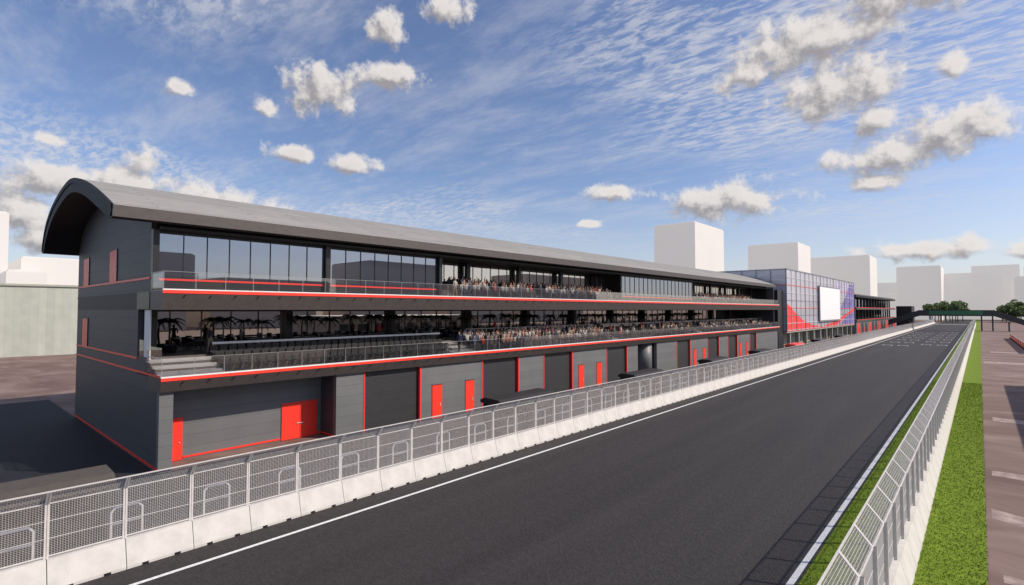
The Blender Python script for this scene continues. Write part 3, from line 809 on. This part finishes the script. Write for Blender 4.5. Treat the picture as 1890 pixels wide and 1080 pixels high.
b.box(-42, -41.6, GY0+2, GY1-2, GZ0+0.5, 17, M['white'])
yy = GY0+6
while yy < GY1-3:
    b.box(GX-3, GX-2.5, yy, yy+0.5, GZ0+0.5, 18, M['white']); yy += 9
# printed film graphics on the glass
def gpoly(pts, m_): b.poly([(GX+0.015, p[0], p[1]) for p in pts], m_)
gpoly([(134.2,4.3),(172,4.3),(160,4.9),(150,6.2),(142,8.2),(137,9.8),(134.2,10.6)], M['mred'])
gpoly([(172,4.3),(192,4.3),(205,6.6),(221.8,8.6),(221.8,9.6),(203,7.2),(188,5.4),(176,4.7)], M['mred'])
gpoly([(196,9.0),(221.8,9.8),(221.8,17.8),(214,17.8),(206,13)], M['mpur'])
gpoly([(196,4.3),(221.8,4.3),(221.8,8.5),(205,6.5)], M['mpur'])
gpoly([(190,15.9),(206,13.5),(213,17.8),(190,17.8)], M['mlil'])
b.obj('interior_and_graphics', GB)
b = MB(); b.box(GX+0.25, GX+0.6, 166, 193.5, 6.1, 15.4, M['screen']); b.box(GX+0.22, GX+0.55, 165.5, 194, 5.7, 15.8, M['mdark']); b.obj('big_screen', GB)
b = MB()
b.box(-56, GX-3.5, GY0+0.5, GY1-0.5, 0, GZ0-0.01, M['sage']); b.box(-57, GX, GY0, GY1, GZ0-0.4, GZ0-0.012, M['sage'])
y = GY0+4
while y < GY1:
    b.box(GX-0.9, GX-0.3, y, y+0.6, 0, GZ0-0.41, M['sage']); b.box(GX-3.499, GX-3.45, y+2, y+5, 0, 3.1, M['black']); y += 8
b.box(-57, -34.2, 129.2, 133.6, 0, 13.5, M['black'])
b.obj('base_storey', GB)

# second pit building further down
P2 = empty('pit_building'); b = MB()
ya, yb = 228.0, 345.0
b.box(-56, -40, ya, yb, 0, 14, M['inner']); 
for z in (4.5, 9.1): 
    b.box(-56, XF+0.3, ya-0.5, yb, z, z+0.8, M['fascia']); b.box(XF+0.301, XF+0.38, ya-0.5, yb, z+0.65, z+0.82, M['redlit'])
b.box(-57, -33.6, ya-1.5, yb+1, 13.7, 14.5, M['roof_edge']); b.box(-57, -34.5, ya-1, yb+0.5, 14.5, 15.0, M['panel'])
b.box(-39.9, -39.5, ya+1, yb-1, 5.3, 9.1, M['glass1']); b.box(-37.9, -37.5, ya+1, yb-1, 10, 13.6, M['glass2'])
b.box(-40, XF, ya, yb, 0, 4.49, M['panel'])
y = ya+2; i = 0
while y < yb-6:
    b.box(XF+0.002, XF+0.06, y, y+4.4, 0, 4, M['shutter'] if i % 3 else M['red'] ); b.box(XF+0.061, XF+0.1, y+5.2, y+6.2, 0, 2.5, M['red']); y += 9; i += 1
y = ya
while y < yb: b.box(-36, -35.4, y, y+0.5, 5.3, 13.69, M['black']); y += 8
b.box(-33.7,-27,350,366,0,11,M['black'])
b.obj('main_block', P2)

# footbridge over the track
b = MB()
BY = 300
M['signgreen'] = mat('sign_green', (0.05,0.19,0.09), 0.6); M['bridge'] = mat('bridge_steel', (0.045,0.05,0.048), 0.6)
b.box(-20.5, 4.5, BY, BY+3.5, 6.3, 6.8, M['bridge']); b.box(-20.5, 4.5, BY-0.05, BY+0.05, 6.8, 8.9, M['bridge']); b.box(-20.5, 4.5, BY+3.4, BY+3.55, 6.8, 8.9, M['bridge'])
b.box(-17, 1, BY-0.16, BY-0.055, 6.9, 8.6, M['signgreen'])
for (xa, za, xb_, zb_) in ((-20.5,6.3,-32,2.0),(4.5,6.3,15,2.0)):
    for yy in (BY-0.05, BY+3.5):
        b.poly([(xa,yy,za),(xb_,yy,zb_),(xb_,yy,zb_+2.3),(xa,yy,za+2.6)], M['bridge'])
    b.poly([(xa,BY,za+0.1),(xb_,BY,zb_+0.1),(xb_,BY+3.5,zb_+0.1),(xa,BY+3.5,za+0.1)], M['bridge'])
for xx in (-24, -23, 0.5, 4, 9, 14.5): b.box(xx-0.25, xx+0.25, BY+1, BY+2, 0, 6.3 if -23.5 < xx < 5 else 4, M['bridge'])
b.obj('footbridge')

# red crowd barrier on the right
b = MB()
for k in range(26):
    y = 150+k*3.0; x = 7.5 - k*0.02
    b.box(x-0.05, x+0.05, y, y+2.8, 0.3, 1.5, M['red'] if k % 3 else M['black']); b.box(x-0.3, x+0.3, y+1.3, y+1.4, 0, 0.3, M['black']); b.box(x-0.04,x+0.04,y,y+2.8,1.5,1.58,M['steel'])
b.obj('crowd_barrier')

# unseen low building right of the grass, added to cast the paving shadow
b = MB(); M['tan'] = mat('tan_render', (0.33, 0.27, 0.22), 0.85, var=0.1, scale=0.3)
b.box(10.5, 26, 52, 92, 0, 7.4, M['tan']); b.box(10.2, 26.3, 51.7, 92.3, 7.4, 7.8, M['panel'])
y = 54
while y < 90:
    b.box(10.44, 10.497, y, y+2, 1.2, 3.0, M['black']); b.box(10.44, 10.497, y, y+2, 4.4, 6.2, M['black']); y += 4
b.obj('unseen_shadow_building')

# ------------------------------------------------------------------ city massing
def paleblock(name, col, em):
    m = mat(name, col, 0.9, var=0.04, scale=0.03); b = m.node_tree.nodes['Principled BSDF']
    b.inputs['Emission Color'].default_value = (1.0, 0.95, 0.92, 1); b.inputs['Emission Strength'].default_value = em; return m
M['city'] = paleblock('pale_render_haze_glow', (0.42, 0.40, 0.38), 0.36)  # even emission in the material stands in for distance haze
M['city2'] = mat('pale_tan_render', (0.62, 0.54, 0.47), 0.9, var=0.06, scale=0.02)
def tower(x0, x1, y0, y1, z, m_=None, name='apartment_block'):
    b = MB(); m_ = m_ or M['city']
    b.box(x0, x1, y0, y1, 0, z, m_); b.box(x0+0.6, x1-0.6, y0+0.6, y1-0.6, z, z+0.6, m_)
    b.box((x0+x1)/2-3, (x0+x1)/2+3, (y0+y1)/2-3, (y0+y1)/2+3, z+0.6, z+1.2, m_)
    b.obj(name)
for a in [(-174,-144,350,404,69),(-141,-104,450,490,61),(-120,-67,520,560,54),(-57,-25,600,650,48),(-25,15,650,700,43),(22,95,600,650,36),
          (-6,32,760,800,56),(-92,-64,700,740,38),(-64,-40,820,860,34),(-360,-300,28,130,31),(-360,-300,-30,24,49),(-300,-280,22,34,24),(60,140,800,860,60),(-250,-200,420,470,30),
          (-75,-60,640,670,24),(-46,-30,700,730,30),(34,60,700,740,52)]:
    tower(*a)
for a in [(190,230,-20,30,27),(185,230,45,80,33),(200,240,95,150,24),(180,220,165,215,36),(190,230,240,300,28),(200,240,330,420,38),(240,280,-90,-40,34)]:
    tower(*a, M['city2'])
# long pale-green shed at left
b = MB(); M['shed'] = panelmat('green_grey_sheet', (0.42, 0.44, 0.385), 1.2, 60, 0.03, 0.7, 0.85)
b.box(-175, -138, -40, 140, 0, 13.6, M['shed']); b.box(-175.3, -137.7, -40.3, 140.3, 13.6, 14.0, M['sage'])
b.obj('warehouse')
# low shed beside it, its shadow falls over the paving
b = MB(); b.box(-112, -104, 24, 60, 0, 5.5, M['shed']); b.box(-112.3, -103.7, 23.7, 60.3, 5.5, 5.8, M['sage']); b.obj('storage_shed')

# ------------------------------------------------------------------ distant trees
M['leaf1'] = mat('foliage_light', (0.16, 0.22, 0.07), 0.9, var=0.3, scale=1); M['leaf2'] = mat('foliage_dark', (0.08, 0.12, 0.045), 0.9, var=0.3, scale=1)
b = MB(); rt = random.Random(5)
for k in range(30):
    x = rt.uniform(-30,-7) if k % 2 else rt.uniform(6,42); y = rt.uniform(500,560); h = rt.uniform(9,16)
    b.bar((x,y,0),(x,y,h*0.6), 0.5, M['trunk'])
    for a in range(4):
        an = rt.uniform(0,6.28); b.bar((x,y,h*0.4),(x+math.cos(an)*2,y+math.sin(an)*2,h*0.7),0.25,M['trunk'])
    cl = [(x+rt.uniform(-3,3), y+rt.uniform(-2,2), h*rt.uniform(0.5,0.95), rt.uniform(1.2,2.4)) for _ in range(9)]
    for (cx,cy,cz,cr_) in cl:
        for q in range(70):
            d = Vector((rt.gauss(0,1),rt.gauss(0,1),rt.gauss(0,1))).normalized()*cr_*rt.uniform(0.6,1.05)
            p = Vector((cx,cy,cz))+d; u = Vector((rt.gauss(0,1),rt.gauss(0,1),rt.gauss(0,1))).normalized()*0.45; w_ = u.orthogonal().normalized()*0.4
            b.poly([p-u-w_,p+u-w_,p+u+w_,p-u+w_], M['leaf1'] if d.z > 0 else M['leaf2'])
me = bpy.data.meshes.new('distant_trees'); me.from_pydata(b.v, [], b.f)
for m_ in b.mats: me.materials.append(m_)
me.polygons.foreach_set('material_index', b.m); addobj('distant_trees', me)

scene.view_settings.view_transform = 'Standard'; scene.view_settings.look = 'None'; scene.view_settings.exposure = 0
